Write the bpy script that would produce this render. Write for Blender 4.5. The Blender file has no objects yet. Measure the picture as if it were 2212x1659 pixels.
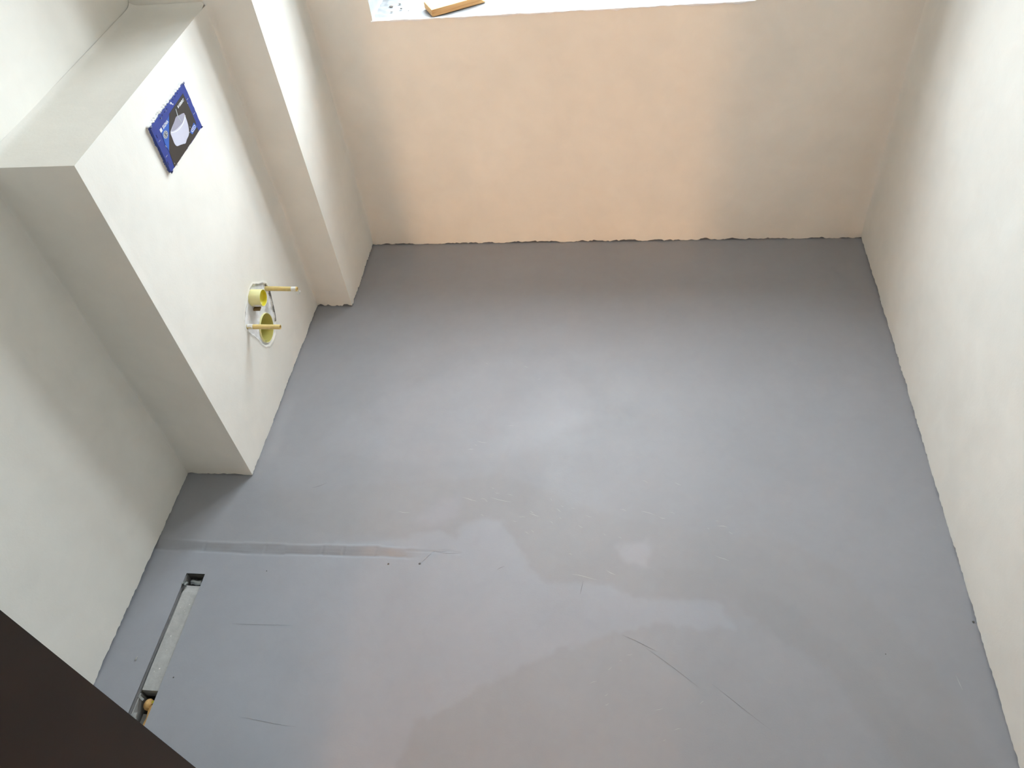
import bpy, bmesh, math, random
import numpy as np
from mathutils import Matrix, Vector
random.seed(4)
sc = bpy.context.scene
col = sc.collection

# ------------------------------------------------------------------ camera
cam_d = bpy.data.cameras.new('camera')
cam = bpy.data.objects.new('camera', cam_d); col.objects.link(cam)
Rm = Matrix(((0.99019102, -0.010701, 0.13930982), (0.10080437, 0.74512335, -0.65926449), (-0.09674821, 0.66684082, 0.73889316)))
cam.matrix_world = Matrix.Translation((0, 0, 2.0)) @ Rm.to_4x4()
cam_d.sensor_fit = 'HORIZONTAL'; cam_d.sensor_width = 36.0
cam_d.lens = 36.0 * 1732.19 / 2212.0
cam_d.clip_start = 0.02; cam_d.clip_end = 200
sc.camera = cam

# ------------------------------------------------------------------ world, lamps, exposure
SKY = 13.6
LAMP = 185.0
w = bpy.data.worlds.new('overcast_sky'); sc.world = w; w.use_nodes = True
nt = w.node_tree; nt.nodes.clear()
out = nt.nodes.new('ShaderNodeOutputWorld'); bg = nt.nodes.new('ShaderNodeBackground')
tc = nt.nodes.new('ShaderNodeTexCoord'); sp = nt.nodes.new('ShaderNodeSeparateXYZ')
rp = nt.nodes.new('ShaderNodeValToRGB')
nt.links.new(tc.outputs['Generated'], sp.inputs[0]); nt.links.new(sp.outputs['Z'], rp.inputs['Fac'])
rp.color_ramp.elements[0].position = 0.0; rp.color_ramp.elements[0].color = (0.54, 0.59, 0.66, 1)
rp.color_ramp.elements[1].position = 0.8; rp.color_ramp.elements[1].color = (0.92, 1.0, 1.11, 1)
nt.links.new(rp.outputs[0], bg.inputs['Color']); bg.inputs['Strength'].default_value = SKY
nt.links.new(bg.outputs[0], out.inputs[0])

def portal():
    l = bpy.data.lights.new('window_portal', 'AREA'); l.shape = 'RECTANGLE'; l.size = 1.22; l.size_y = 1.24
    l.cycles.is_portal = True
    o = bpy.data.objects.new('window_portal', l); col.objects.link(o)
    o.location = (-0.223, 2.90, 1.515); o.rotation_euler = (math.radians(-90), 0, 0)   # faces -Y, into the room
portal()

sc.view_settings.view_transform = 'Standard'; sc.view_settings.look = 'None'
sc.view_settings.gamma = 1.0; sc.view_settings.use_curve_mapping = False
sc.view_settings.exposure = 1.0

# ------------------------------------------------------------------ dimensions (metres)
XL, XR = -1.390, 0.880          # left and right wall faces
YB, YF = 2.543, -0.500          # back wall and front wall faces
ZC = 2.75
PX, PY = -1.030, 2.173          # pier: right face, near face
BX, BY0, BZ = -1.169, 1.382, 1.136
WX0, WX1, WZ0, WZ1 = -0.821, 0.375, 0.907, 2.12
DX0, DX1, DZ = -0.82, 0.03, 2.10

# ------------------------------------------------------------------ noise
_rng = np.random.RandomState(7)
_tab = _rng.rand(256, 256)
def vnoise(x, y, s, seed=0):
    x = np.asarray(x, float) / s + 17.3 * seed + 50; y = np.asarray(y, float) / s + 31.7 * seed + 50
    xi = np.floor(x).astype(int); yi = np.floor(y).astype(int); fx = x - xi; fy = y - yi
    fx = fx * fx * (3 - 2 * fx); fy = fy * fy * (3 - 2 * fy)
    t = _tab
    a = t[xi % 256, yi % 256]; b = t[(xi + 1) % 256, yi % 256]; c = t[xi % 256, (yi + 1) % 256]; d = t[(xi + 1) % 256, (yi + 1) % 256]
    return (a * (1 - fx) + b * fx) * (1 - fy) + (c * (1 - fx) + d * fx) * fy - 0.5
def fbm(x, y, s, seed=0, n=3):
    r = 0; a = 1.0
    for k in range(n):
        r = r + a * vnoise(x, y, s, seed + k); a *= .5; s *= .5
    return r
def sstep(a, b, x):
    t = np.clip((x - a) / (b - a), 0, 1); return t * t * (3 - 2 * t)
def poly_sd(px, py, poly):
    """signed distance to a polygon, negative inside"""
    px = np.asarray(px, float); py = np.asarray(py, float)
    d = np.full(px.shape, 1e9); ins = np.zeros(px.shape, bool)
    n = len(poly)
    for i in range(n):
        ax, ay = poly[i]; bx, by = poly[(i + 1) % n]
        ex, ey = bx - ax, by - ay
        t = np.clip(((px - ax) * ex + (py - ay) * ey) / (ex * ex + ey * ey + 1e-12), 0, 1)
        d = np.minimum(d, np.hypot(px - ax - t * ex, py - ay - t * ey))
        if ay != by:
            c = ((ay > py) != (by > py)) & (px < ex * (py - ay) / ey + ax)
            ins ^= c
    return np.where(ins, -d, d)
def line_d(px, py, pts):
    d = np.full(np.shape(px), 1e9)
    for (ax, ay), (bx, by) in zip(pts[:-1], pts[1:]):
        ex, ey = bx - ax, by - ay
        t = np.clip(((px - ax) * ex + (py - ay) * ey) / (ex * ex + ey * ey + 1e-12), 0, 1)
        d = np.minimum(d, np.hypot(px - ax - t * ex, py - ay - t * ey))
    return d

# ------------------------------------------------------------------ materials
def mat(name, color=(.8, .8, .8), rough=.6, metal=0.0, vcol=False, var=0.0, vscale=3.0, bump=0.0, bscale=80.0, spec=0.5, trans=0.0, bump2=None, var2=None, emit=None, rvar=0.0):
    m = bpy.data.materials.new(name); m.use_nodes = True
    n = m.node_tree; b = n.nodes['Principled BSDF']
    b.inputs['Roughness'].default_value = rough; b.inputs['Metallic'].default_value = metal
    b.inputs['Specular IOR Level'].default_value = spec
    b.inputs['Transmission Weight'].default_value = trans
    tcn = n.nodes.new('ShaderNodeTexCoord')
    src = None
    if vcol:
        a = n.nodes.new('ShaderNodeAttribute'); a.attribute_name = 'Col'; src = a.outputs['Color']
    else:
        r = n.nodes.new('ShaderNodeRGB'); r.outputs[0].default_value = (*color, 1); src = r.outputs[0]
    def noise(scale, detail=4, rough_=.55, dist=0.0, stretch=None):
        t = n.nodes.new('ShaderNodeTexNoise'); t.inputs['Scale'].default_value = scale
        t.inputs['Detail'].default_value = detail; t.inputs['Roughness'].default_value = rough_; t.inputs['Distortion'].default_value = dist
        if stretch:
            mp = n.nodes.new('ShaderNodeMapping'); mp.inputs['Scale'].default_value = stretch
            mp.inputs['Rotation'].default_value = (.3, .2, .5)
            n.links.new(tcn.outputs['Object'], mp.inputs[0]); n.links.new(mp.outputs[0], t.inputs['Vector'])
        else:
            n.links.new(tcn.outputs['Object'], t.inputs['Vector'])
        return t
    for (v, s) in ([(var, vscale)] if var else []) + (var2 or []):
        t = noise(s, 3, .5, .6)
        mr = n.nodes.new('ShaderNodeMapRange'); mr.inputs['From Min'].default_value = .25; mr.inputs['From Max'].default_value = .75
        mr.inputs['To Min'].default_value = 1 - v; mr.inputs['To Max'].default_value = 1 + v
        n.links.new(t.outputs['Fac'], mr.inputs[0])
        vm = n.nodes.new('ShaderNodeVectorMath'); vm.operation = 'SCALE'
        n.links.new(src, vm.inputs[0]); n.links.new(mr.outputs[0], vm.inputs['Scale']); src = vm.outputs[0]
    n.links.new(src, b.inputs['Base Color'])
    if rvar:
        t = noise(2.3, 3, .6, .8)
        mr = n.nodes.new('ShaderNodeMapRange'); mr.inputs['From Min'].default_value = .3; mr.inputs['From Max'].default_value = .7
        mr.inputs['To Min'].default_value = rough - rvar; mr.inputs['To Max'].default_value = rough + rvar
        n.links.new(t.outputs['Fac'], mr.inputs[0]); n.links.new(mr.outputs[0], b.inputs['Roughness'])
    last = None
    for (st, s, di) in ([(bump, bscale, .0006)] if bump else []) + (bump2 or []):
        t = noise(s, 4, .6)
        bp = n.nodes.new('ShaderNodeBump'); bp.inputs['Strength'].default_value = st; bp.inputs['Distance'].default_value = di
        n.links.new(t.outputs['Fac'], bp.inputs['Height'])
        if last: n.links.new(last, bp.inputs['Normal'])
        last = bp.outputs[0]
    if last: n.links.new(last, b.inputs['Normal'])
    return m

M_plaster = mat('plaster', vcol=True, rough=.72, spec=.3, var=.035, vscale=3.2, bump=.35, bscale=160, bump2=[(.25, 9, .004)], var2=[(.02, 14)])
M_sillplaster = mat('rough_plaster', vcol=True, rough=.85, spec=.2, var=.04, vscale=20, bump=.7, bscale=120)
M_floor = mat('screed', vcol=True, rough=.52, spec=.42, var=.03, vscale=2.5, bump=.25, bscale=220, bump2=[(.2, 12, .0018)], var2=[(.018, 30), (.02, 7)], rvar=.07)
M_ceiling = mat('ceiling_plaster', (.74, .72, .68), rough=.8, var=.03, vscale=3, bump=.2)
M_white = mat('white_paint', (.82, .83, .83), rough=.4, var=.02, vscale=6)
M_patch = mat('white_filler', (.80, .79, .78), rough=.8, var=.05, vscale=30, bump=.8, bscale=90)
M_crack = mat('dark_crack', (.10, .095, .085), rough=.9, var=.2, vscale=60)
M_yellow = mat('yellow_plastic', (.84, .80, .40), rough=.38, var=.05, vscale=30, bump=.1)
M_yellowin = mat('yellow_plastic_cap', (.50, .44, .07), rough=.42, var=.06, vscale=20)
M_socketin = mat('yellow_socket_bore', (.66, .61, .20), rough=.4, var=.06, vscale=30)
M_flush = mat('bright_yellow_plastic', (.78, .68, .06), rough=.35, var=.05, vscale=30)
M_ochre = mat('ochre_tube', (.72, .55, .22), rough=.5, var=.10, vscale=60, bump=.2)
M_orange = mat('tube_bore', (.36, .17, .02), rough=.6, var=.1, vscale=60)
M_tape = mat('white_smear', (.82, .80, .76), rough=.7, var=.05, vscale=60, bump=.5)
M_brownwood = mat('brown_shim', (.22, .14, .05), rough=.8, var=.2, vscale=80)
M_blue = mat('blue_plastic', (.025, .052, .28), rough=.38, var=.10, vscale=40, bump=.4, bscale=60)
M_navy = mat('navy_plastic', (.008, .014, .11), rough=.4, var=.1, vscale=40)
M_print_dark = mat('print_charcoal', (.035, .030, .028), rough=.45, var=.1, vscale=30)
M_print_blue = mat('print_mid_blue', (.035, .12, .48), rough=.42, var=.08, vscale=30)
M_print_white = mat('print_white', (.80, .80, .82), rough=.5, var=.02, vscale=30)
M_print_grey = mat('print_light_grey', (.42, .45, .47), rough=.5, var=.06, vscale=50)
M_print_bowl = mat('print_lilac_white', (.60, .60, .71), rough=.5, var=.06, vscale=18)
M_print_bowl2 = mat('print_lilac_grey', (.36, .35, .44), rough=.5, var=.06, vscale=18)
M_metal = mat('galvanised_metal', (.42, .45, .46), rough=.35, metal=.9, var=.12, vscale=60)
M_foam = mat('grey_foam', (.47, .465, .45), rough=.85, var=.10, vscale=35, bump=.7, bscale=120, var2=[(.06, 140)])
M_slot = mat('slot_dark', (.10, .092, .082), rough=.9, var=.15, vscale=50)
M_slot2 = mat('slot_concrete', (.26, .255, .25), rough=.9, var=.15, vscale=50, bump=.8)
M_rag = mat('orange_foam', (.70, .42, .16), rough=.8, var=.2, vscale=90, bump=1.0, bscale=150)
M_door = mat('dark_brown_door', (.022, .017, .0145), rough=.42, spec=.35, var=.12, vscale=9, bump=.15)
M_jamb = mat('dark_brown_frame', (.030, .023, .02), rough=.5, var=.1, vscale=9)
M_debris = mat('plaster_debris', (.42, .41, .39), rough=.9, var=.12, vscale=80)
M_darkdebris = mat('grit', (.14, .13, .12), rough=.9, var=.12, vscale=80)
M_hall = mat('hall_paint', (.70, .62, .52), rough=.8, var=.03, vscale=3)
M_hallfloor = mat('hall_screed', (.32, .29, .26), rough=.7, var=.06, vscale=4)
M_scratch = mat('scratch', (.50, .50, .49), rough=.8, var=.1, vscale=60)
M_hair = mat('hairline', (.20, .20, .20), rough=.9, var=.1, vscale=60)

def wood():
    m = bpy.data.materials.new('pine_wood'); m.use_nodes = True; n = m.node_tree; b = n.nodes['Principled BSDF']
    tcn = n.nodes.new('ShaderNodeTexCoord'); mp = n.nodes.new('ShaderNodeMapping'); mp.inputs['Scale'].default_value = (4, 60, 60)
    t = n.nodes.new('ShaderNodeTexNoise'); t.inputs['Scale'].default_value = 2.2; t.inputs['Distortion'].default_value = 1.2; t.inputs['Detail'].default_value = 5
    r = n.nodes.new('ShaderNodeValToRGB'); r.color_ramp.elements[0].color = (.46, .25, .09, 1); r.color_ramp.elements[1].color = (.62, .40, .17, 1)
    r.color_ramp.elements[0].position = .3; r.color_ramp.elements[1].position = .65
    n.links.new(tcn.outputs['Object'], mp.inputs[0]); n.links.new(mp.outputs[0], t.inputs['Vector']); n.links.new(t.outputs['Fac'], r.inputs[0])
    n.links.new(r.outputs[0], b.inputs['Base Color']); b.inputs['Roughness'].default_value = .65
    return m
M_wood = wood()
M_knot = mat('knot', (.30, .15, .05), rough=.7, var=.3, vscale=200)

def glass():
    m = bpy.data.materials.new('window_glass'); m.use_nodes = True; n = m.node_tree; n.nodes.clear()
    o = n.nodes.new('ShaderNodeOutputMaterial'); mx = n.nodes.new('ShaderNodeMixShader'); fr = n.nodes.new('ShaderNodeMath'); fr.operation = 'MULTIPLY_ADD'; pw = n.nodes.new('ShaderNodeMath'); pw.operation = 'POWER'; lw = n.nodes.new('ShaderNodeLayerWeight')
    tr = n.nodes.new('ShaderNodeBsdfTransparent'); gl = n.nodes.new('ShaderNodeBsdfGlossy'); gl.inputs['Roughness'].default_value = .02
    lw.inputs['Blend'].default_value = .5; pw.inputs[1].default_value = 5.0; n.links.new(lw.outputs['Facing'], pw.inputs[0]); n.links.new(pw.outputs[0], fr.inputs[0]); fr.inputs[1].default_value = .92; fr.inputs[2].default_value = .04
    tr.inputs['Color'].default_value = (.95, .97, .96, 1)
    n.links.new(fr.outputs[0], mx.inputs[0]); n.links.new(tr.outputs[0], mx.inputs[1]); n.links.new(gl.outputs[0], mx.inputs[2])
    n.links.new(mx.outputs[0], o.inputs[0]); return m
M_glass = glass()
def film():
    m = bpy.data.materials.new('clear_film'); m.use_nodes = True; n = m.node_tree; b = n.nodes['Principled BSDF']
    b.inputs['Base Color'].default_value = (.9, .92, .9, 1); b.inputs['Roughness'].default_value = .15
    b.inputs['Alpha'].default_value = .45
    return m
M_film = film()

# ------------------------------------------------------------------ object helpers
def link(name, me, parent=None, kind=None, label=None, cat=None, group=None):
    o = bpy.data.objects.new(name, me); col.objects.link(o)
    if parent is not None: o.parent = parent
    if kind: o['kind'] = kind
    if label: o['label'] = label
    if cat: o['category'] = cat
    if group: o['group'] = group
    return o
def thing(name, label, cat, loc=(0, 0, 0), group=None):
    o = link(name, None, label=label, cat=cat, group=group); o.location = loc; o.empty_display_size = .05
    return o
def mesh_from(name, V, F, mats, fm=None, C=None, smooth=False):
    me = bpy.data.meshes.new(name); me.from_pydata([tuple(v) for v in V], [], F)
    for m in mats: me.materials.append(m)
    if fm is not None: me.polygons.foreach_set('material_index', fm)
    if smooth: me.polygons.foreach_set('use_smooth', [True] * len(me.polygons))
    me.update(); return me

class Surf:
    """collects plaster skins (height-field grids with their own colours) and backing boxes into one mesh"""
    def __init__(s): s.V = []; s.F = []; s.C = []; s.S = []; s.n = 0
    def grid(s, org, U, W, N, us, vs, disp=None, keep=None, color=None, flip=False, ragged=None):
        org, U, W, N = [np.array(a, float) for a in (org, U, W, N)]
        u, v = np.meshgrid(us, vs, indexing='ij')
        v2 = v.copy()
        if ragged is not None:
            r = ragged(us); k = np.clip(1 - (v - vs[0]) / 0.03, 0, 1); v2 = v + k * r[:, None]
        d = disp(u, v) if disp else np.zeros_like(u)
        P = org + u[..., None] * U + v2[..., None] * W + d[..., None] * N
        c = color(u, v) if color else np.ones(u.shape + (3,)) * .8
        nu, nv = u.shape
        idx = np.arange(nu * nv).reshape(nu, nv)
        q = np.stack([idx[:-1, :-1], idx[1:, :-1], idx[1:, 1:], idx[:-1, 1:]], -1).reshape(-1, 4)
        if keep is not None:
            um = (u[:-1, :-1] + u[1:, 1:]) / 2; vm = (v[:-1, :-1] + v[1:, 1:]) / 2
            q = q[keep(um, vm).ravel()]
        if flip: q = q[:, ::-1]
        s.V.append(P.reshape(-1, 3)); s.C.append(c.reshape(-1, 3)); s.F.append(q + s.n); s.S.append(np.ones(len(q), bool)); base = s.n; s.n += nu * nv
        if ragged is not None:      # lip: the bottom edge turns back into the wall
            lo = P[:, 0]; back = lo - N * .012
            s.V.append(np.concatenate([lo, back])); s.C.append(np.concatenate([c[:, 0], c[:, 0] * .8]))
            i = np.arange(nu - 1)
            qq = np.stack([i + 1, i, i + nu, i + nu + 1], -1)
            if flip: qq = qq[:, ::-1]
            s.F.append(qq + s.n); s.S.append(np.zeros(len(qq), bool)); s.n += 2 * nu
    def box(s, lo, hi, c=(.35, .34, .32)):
        x0, y0, z0 = lo; x1, y1, z1 = hi
        V = np.array([(x0, y0, z0), (x1, y0, z0), (x1, y1, z0), (x0, y1, z0), (x0, y0, z1), (x1, y0, z1), (x1, y1, z1), (x0, y1, z1)], float)
        F = np.array([(3, 2, 1, 0), (4, 5, 6, 7), (0, 1, 5, 4), (1, 2, 6, 5), (2, 3, 7, 6), (3, 0, 4, 7)])
        s.V.append(V); s.C.append(np.ones((8, 3)) * np.array(c)); s.F.append(F + s.n); s.S.append(np.zeros(6, bool)); s.n += 8
    def build(s, name, m, **kw):
        V = np.concatenate(s.V); F = np.concatenate(s.F); C = np.concatenate(s.C); S = np.concatenate(s.S)
        me = bpy.data.meshes.new(name); me.vertices.add(len(V)); me.vertices.foreach_set('co', V.ravel().astype(np.float32))
        me.loops.add(len(F) * 4); me.loops.foreach_set('vertex_index', F.ravel().astype(np.int32))
        me.polygons.add(len(F)); me.polygons.foreach_set('loop_start', (np.arange(len(F)) * 4).astype(np.int32))
        me.polygons.foreach_set('loop_total', np.full(len(F), 4, np.int32))
        me.update(calc_edges=True)
        me.polygons.foreach_set('use_smooth', S)
        a = me.color_attributes.new('Col', 'FLOAT_COLOR', 'POINT')
        a.data.foreach_set('color', np.concatenate([C, np.ones((len(C), 1))], 1).ravel().astype(np.float32))
        me.materials.append(m); me.validate(); me.update()
        return link(name, me, **kw)

def axis(a, b, step): return np.linspace(a, b, max(2, int(round((b - a) / step)) + 1))
def vaxis(h, step=.012): return np.concatenate([[0, .004, .009, .016, .024], axis(.034, h, step)])
def ragged(seed, amp=.009, lo=.001):
    def f(us):
        z = np.zeros_like(us)
        r = lo + amp * np.clip(.9 * vnoise(us, z, .06, seed) + .30 + .8 * vnoise(us, z, .016, seed + 3) + .7 * vnoise(us, z, .007, seed + 6), 0, 1.2)
        return r
    return f
def fillet(d, r): return r * np.exp(-np.clip(d, 0, None) / (r * .9))

WALLC = np.array((.870, .842, .772))
def wallcol(seed, tint=None):
    def f(u, v):
        k = 1 + .03 * fbm(u, v, .45, seed) + .02 * fbm(u + v * .5, v - u * .3, .12, seed + 5)
        h = .012 * fbm(u, v, .6, seed + 9)
        c = WALLC * k[..., None]
        c = c + np.stack([h, -h * .3, -h], -1)
        # bare, slightly lighter lip along the bottom edge
        return c
    return f
def und(seed, a=.003):
    return lambda u, v: a * fbm(u, v, .5, seed) + a * .25 * fbm(u, v, .1, seed + 2)

# ------------------------------------------------------------------ walls
def trowel(y, z):
    d = 0
    for k, l in enumerate(TROWEL):
        d = d + (.0009 if k % 2 == 0 else -.0007) * np.exp(-(line_d(y, z, l) / .0045) ** 2)
    return d
TROWEL = [[(1.115, .763), (1.164, .750), (1.221, .698), (1.262, .646)], [(1.179, .773), (1.187, .741), (1.177, .711)], [(1.256, .652), (1.240, .591), (1.239, .529)], [(1.272, .609), (1.258, .571)]]
s = Surf()   # left wall
s.grid((XL, YF, 0), (0, 1, 0), (0, 0, 1), (1, 0, 0), axis(0, YB - YF, .0045), vaxis(ZC),
       disp=lambda u, v: und(3)(u, v) + fillet(np.abs(u - (BY0 - YF)), .006) * (v < BZ) * sstep(0, .1, v) + trowel(u + YF, v), color=wallcol(1), ragged=ragged(1, .0065))
s.box((XL - .14, YF - .1, -.06), (XL - .014, YB + .1, ZC + .1))
s.build('wall_left', M_plaster, kind='structure', label='smooth off-white plastered wall left of the boxed cistern')

s = Surf()   # right wall
s.grid((XR, YF, 0), (0, 1, 0), (0, 0, 1), (-1, 0, 0), axis(0, YB - YF, .0045), vaxis(ZC),
       disp=lambda u, v: und(11, .005)(u, v) + fillet((YB - YF) - u, .014) * sstep(.0, .12, v) , color=wallcol(2), ragged=ragged(2), flip=True)
s.box((XR + .014, YF - .1, -.06), (XR + .14, YB + .1, ZC + .1))
s.build('wall_right', M_plaster, kind='structure', label='smooth off-white plastered wall on the right')

s = Surf()   # back wall with the window opening
W0, W1 = WX0 - XL, WX1 - XL
us = np.unique(np.concatenate([axis(0, W0, .0045), axis(W0, W1, .0045), axis(W1, XR - XL, .0045)]).round(5))
vs = np.unique(np.concatenate([vaxis(WZ0), axis(WZ0, WZ1, .012), axis(WZ1, ZC, .012)]).round(5))
def edge_rough(u, v):
    return .0
s.grid((XL, YB, 0), (1, 0, 0), (0, 0, 1), (0, -1, 0), us, vs,
       disp=lambda u, v: und(21)(u, v) + (fillet((XR - XL) - u, .014) + fillet(u - (PX - XL), .006)) * sstep(.0, .12, v),
       keep=lambda u, v: ~((u > W0) & (u < W1) & (v > WZ0) & (v < WZ1)),
       color=wallcol(3),
       ragged=ragged(3))
ZT = ZC + .1
for lo, hi in (((XL - .1, YB + .014, -.06), (WX0 - .012, YB + .36, ZT)), ((WX1 + .012, YB + .014, -.06), (XR + .1, YB + .36, ZT)),
               ((WX0 - .012, YB + .014, -.06), (WX1 + .012, YB + .36, WZ0 - .012)), ((WX0 - .012, YB + .014, WZ1 + .012), (WX1 + .012, YB + .36, ZT))):
    s.box(lo, hi)
s.build('wall_back', M_plaster, kind='structure', label='smooth plastered wall below and around the window')

s = Surf()   # window reveal and rough plaster sill
RD = .30
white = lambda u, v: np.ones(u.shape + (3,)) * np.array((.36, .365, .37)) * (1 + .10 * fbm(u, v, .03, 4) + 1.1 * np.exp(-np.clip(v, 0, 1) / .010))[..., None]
uu = axis(-.006, WX1 - WX0 + .006, .004); vv = np.concatenate([[-.004, -.001], axis(.002, RD, .005)])
def sillraise(u, v):
    lump = .009 * np.clip(1 - u / .07, 0, 1) * np.clip(fbm(u, v, .02, 8) + .45, 0, 1.2) * sstep(.02, .05, v)
    rim = .003 * np.exp(-np.clip(v, 0, 1) / .006) * (fbm(u, v, .03, 12) + .6)
    return lump + rim + .0015 * fbm(u, v, .04, 3)
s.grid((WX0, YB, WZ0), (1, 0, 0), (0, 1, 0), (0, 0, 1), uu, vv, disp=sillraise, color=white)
# ragged lip hanging a few millimetres over the wall face
us2 = axis(-.006, WX1 - WX0 + .006, .003)
z = np.zeros_like(us2)
hang = .002 + .012 * np.clip(vnoise(us2, z, .045, 5) + .3 + .6 * vnoise(us2, z, .012, 9), 0, 1)
hg = hang[:, None] * np.array([0, .5, 1.0])[None, :]
P0 = np.zeros((len(us2), 3)); 
i0 = s.n
rows = []
for k, (fy, fz) in enumerate(((.0, .0), (-.0035, -.3), (-.004, -.8), (.002, -1.0))):
    rows.append(np.stack([WX0 + us2, np.full_like(us2, YB) + fy - .001, WZ0 + .003 + fz * hang], -1))
R = np.stack(rows, 1)
s.V.append(R.reshape(-1, 3)); s.C.append(np.ones((R.shape[0] * 4, 3)) * .88)
idx = np.arange(R.shape[0] * 4).reshape(-1, 4)
q = np.stack([idx[:-1, :-1], idx[:-1, 1:], idx[1:, 1:], idx[1:, :-1]], -1).reshape(-1, 4)
s.F.append(q + s.n); s.S.append(np.ones(len(q), bool)); s.n += R.shape[0] * 4
zz = axis(0, WZ1 - WZ0, .01); yy = axis(0, RD, .01)
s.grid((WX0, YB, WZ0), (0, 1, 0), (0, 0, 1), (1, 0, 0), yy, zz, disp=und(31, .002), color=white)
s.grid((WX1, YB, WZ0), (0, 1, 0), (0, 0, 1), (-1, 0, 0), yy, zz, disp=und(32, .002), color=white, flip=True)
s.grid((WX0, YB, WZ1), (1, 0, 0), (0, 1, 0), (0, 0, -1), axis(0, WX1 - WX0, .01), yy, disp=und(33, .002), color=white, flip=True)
s.build('trim_1', M_sillplaster, kind='structure', label='rough white plaster sill and reveals of the window')

# window frame, sashes and panes
def box_bm(bm, lo, hi, mi=0):
    vs_ = [bm.verts.new((x, y, z)) for z in (lo[2], hi[2]) for y in (lo[1], hi[1]) for x in (lo[0], hi[0])]
    for f in ((0, 2, 3, 1), (4, 5, 7, 6), (0, 1, 5, 4), (2, 6, 7, 3), (0, 4, 6, 2), (1, 3, 7, 5)):
        fc = bm.faces.new([vs_[k] for k in f]); fc.material_index = mi
def bm_obj(name, bm, mats, bevel=0, smooth=False, **kw):
    if bevel:
        bmesh.ops.bevel(bm, geom=list(bm.edges), offset=bevel, segments=2, affect='EDGES', clamp_overlap=True)
    bmesh.ops.recalc_face_normals(bm, faces=bm.faces)
    me = bpy.data.meshes.new(name); bm.to_mesh(me); bm.free()
    for m in (mats if isinstance(mats, (list, tuple)) else [mats]): me.materials.append(m)
    if smooth: me.polygons.foreach_set('use_smooth', [True] * len(me.polygons))
    return link(name, me, **kw)
win = link('window_1', None, kind='structure', label='white framed window above the sill'); win.location = (0, 0, 0)
FY0, FY1 = YB + .275, YB + .335
bm = bmesh.new(); t_ = .055
box_bm(bm, (WX0, FY0, WZ0 + .001), (WX1, FY1, WZ0 + t_)); box_bm(bm, (WX0, FY0, WZ1 - t_), (WX1, FY1, WZ1))
box_bm(bm, (WX0, FY0, WZ0 + t_), (WX0 + t_, FY1, WZ1 - t_)); box_bm(bm, (WX1 - t_, FY0, WZ0 + t_), (WX1, FY1, WZ1 - t_))
bm_obj('window_frame', bm, M_white, parent=win)
for xa, xb in ((WX0 + t_ + .002, -.225), (-.221, WX1 - t_ - .002)):
    bm = bmesh.new(); za, zb = WZ0 + t_ + .002, WZ1 - t_ - .002; k = .045
    box_bm(bm, (xa, FY0 + .01, za), (xb, FY1 - .01, za + k)); box_bm(bm, (xa, FY0 + .01, zb - k), (xb, FY1 - .01, zb))
    box_bm(bm, (xa, FY0 + .01, za + k), (xa + k, FY1 - .01, zb - k)); box_bm(bm, (xb - k, FY0 + .01, za + k), (xb, FY1 - .01, zb - k))
    sa = bm_obj('sash', bm, M_white, parent=win)
    bm = bmesh.new(); box_bm(bm, (xa + k - .004, FY0 + .034, za + k - .004), (xb - k + .004, FY0 + .038, zb - k + .004))
    bm_obj('pane', bm, M_glass, parent=sa)

# front wall with the doorway, ceiling, hall behind
s = Surf()
for (a, b, c, d) in ((XL, DX0 - .03, 0, ZC), (DX1 + .03, XR, 0, ZC), (DX0 - .03, DX1 + .03, DZ + .03, ZC)):
    s.grid((a, YF, c), (1, 0, 0), (0, 0, 1), (0, 1, 0), axis(0, b - a, .04), axis(0, d - c, .04), color=lambda u, v: wallcol(6)(u, v), flip=True)
    s.box((a, YF - .12, c - (.05 if c == 0 else 0)), (b, YF - .002, d), c=(.7, .66, .58))
s.build('wall_front', M_plaster, kind='structure', label='plastered wall with the doorway behind the camera')
bm = bmesh.new(); box_bm(bm, (XL - .14, YF - .12, ZC), (XR + .14, YB + .36, ZC + .12))
bm_obj('ceiling', bm, M_ceiling, kind='structure', label='flat white ceiling')
bm = bmesh.new()      # hall shell
box_bm(bm, (-1.5, -5.0, ZC), (.9, YF - .12, ZC + .1)); box_bm(bm, (-1.6, -5.0, -.1), (-1.5, YF - .12, ZC)); box_bm(bm, (.9, -5.0, -.1), (1.0, YF - .12, ZC)); box_bm(bm, (-1.6, -5.1, -.1), (1.0, -5.0, ZC + .1))
bm_obj('wall_hall', bm, M_hall, kind='structure', label='painted walls of the hall behind the doorway')
bm = bmesh.new(); box_bm(bm, (-1.5, -5.0, -.1), (.9, YF - .1, -.004))
bm_obj('floor_hall', bm, M_hallfloor, kind='structure', label='hall floor behind the doorway')
# warm hall lamp
lt = thing('wall_lamp', 'warm globe lamp on the far wall of the hall behind the doorway', 'lamp', (-.36, -5.0, 0.95))
bm = bmesh.new(); bmesh.ops.create_cone(bm, cap_ends=True, segments=32, radius1=.07, radius2=.07, depth=.03, matrix=Matrix.Translation((0, .015, 0)) @ Matrix.Rotation(math.radians(90), 4, 'X'))
bm_obj('lamp_base', bm, M_white, parent=lt)
bm = bmesh.new(); bmesh.ops.create_uvsphere(bm, u_segments=24, v_segments=12, radius=.16, matrix=Matrix.Translation((0, .185, 0)))
M_lamp = bpy.data.materials.new('lamp_globe'); M_lamp.use_nodes = True
_b = M_lamp.node_tree.nodes['Principled BSDF']; _b.inputs['Emission Color'].default_value = (1.0, .60, .33, 1); _b.inputs['Emission Strength'].default_value = LAMP
bm_obj('lamp_globe', bm, M_lamp, smooth=True, parent=lt)

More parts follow.
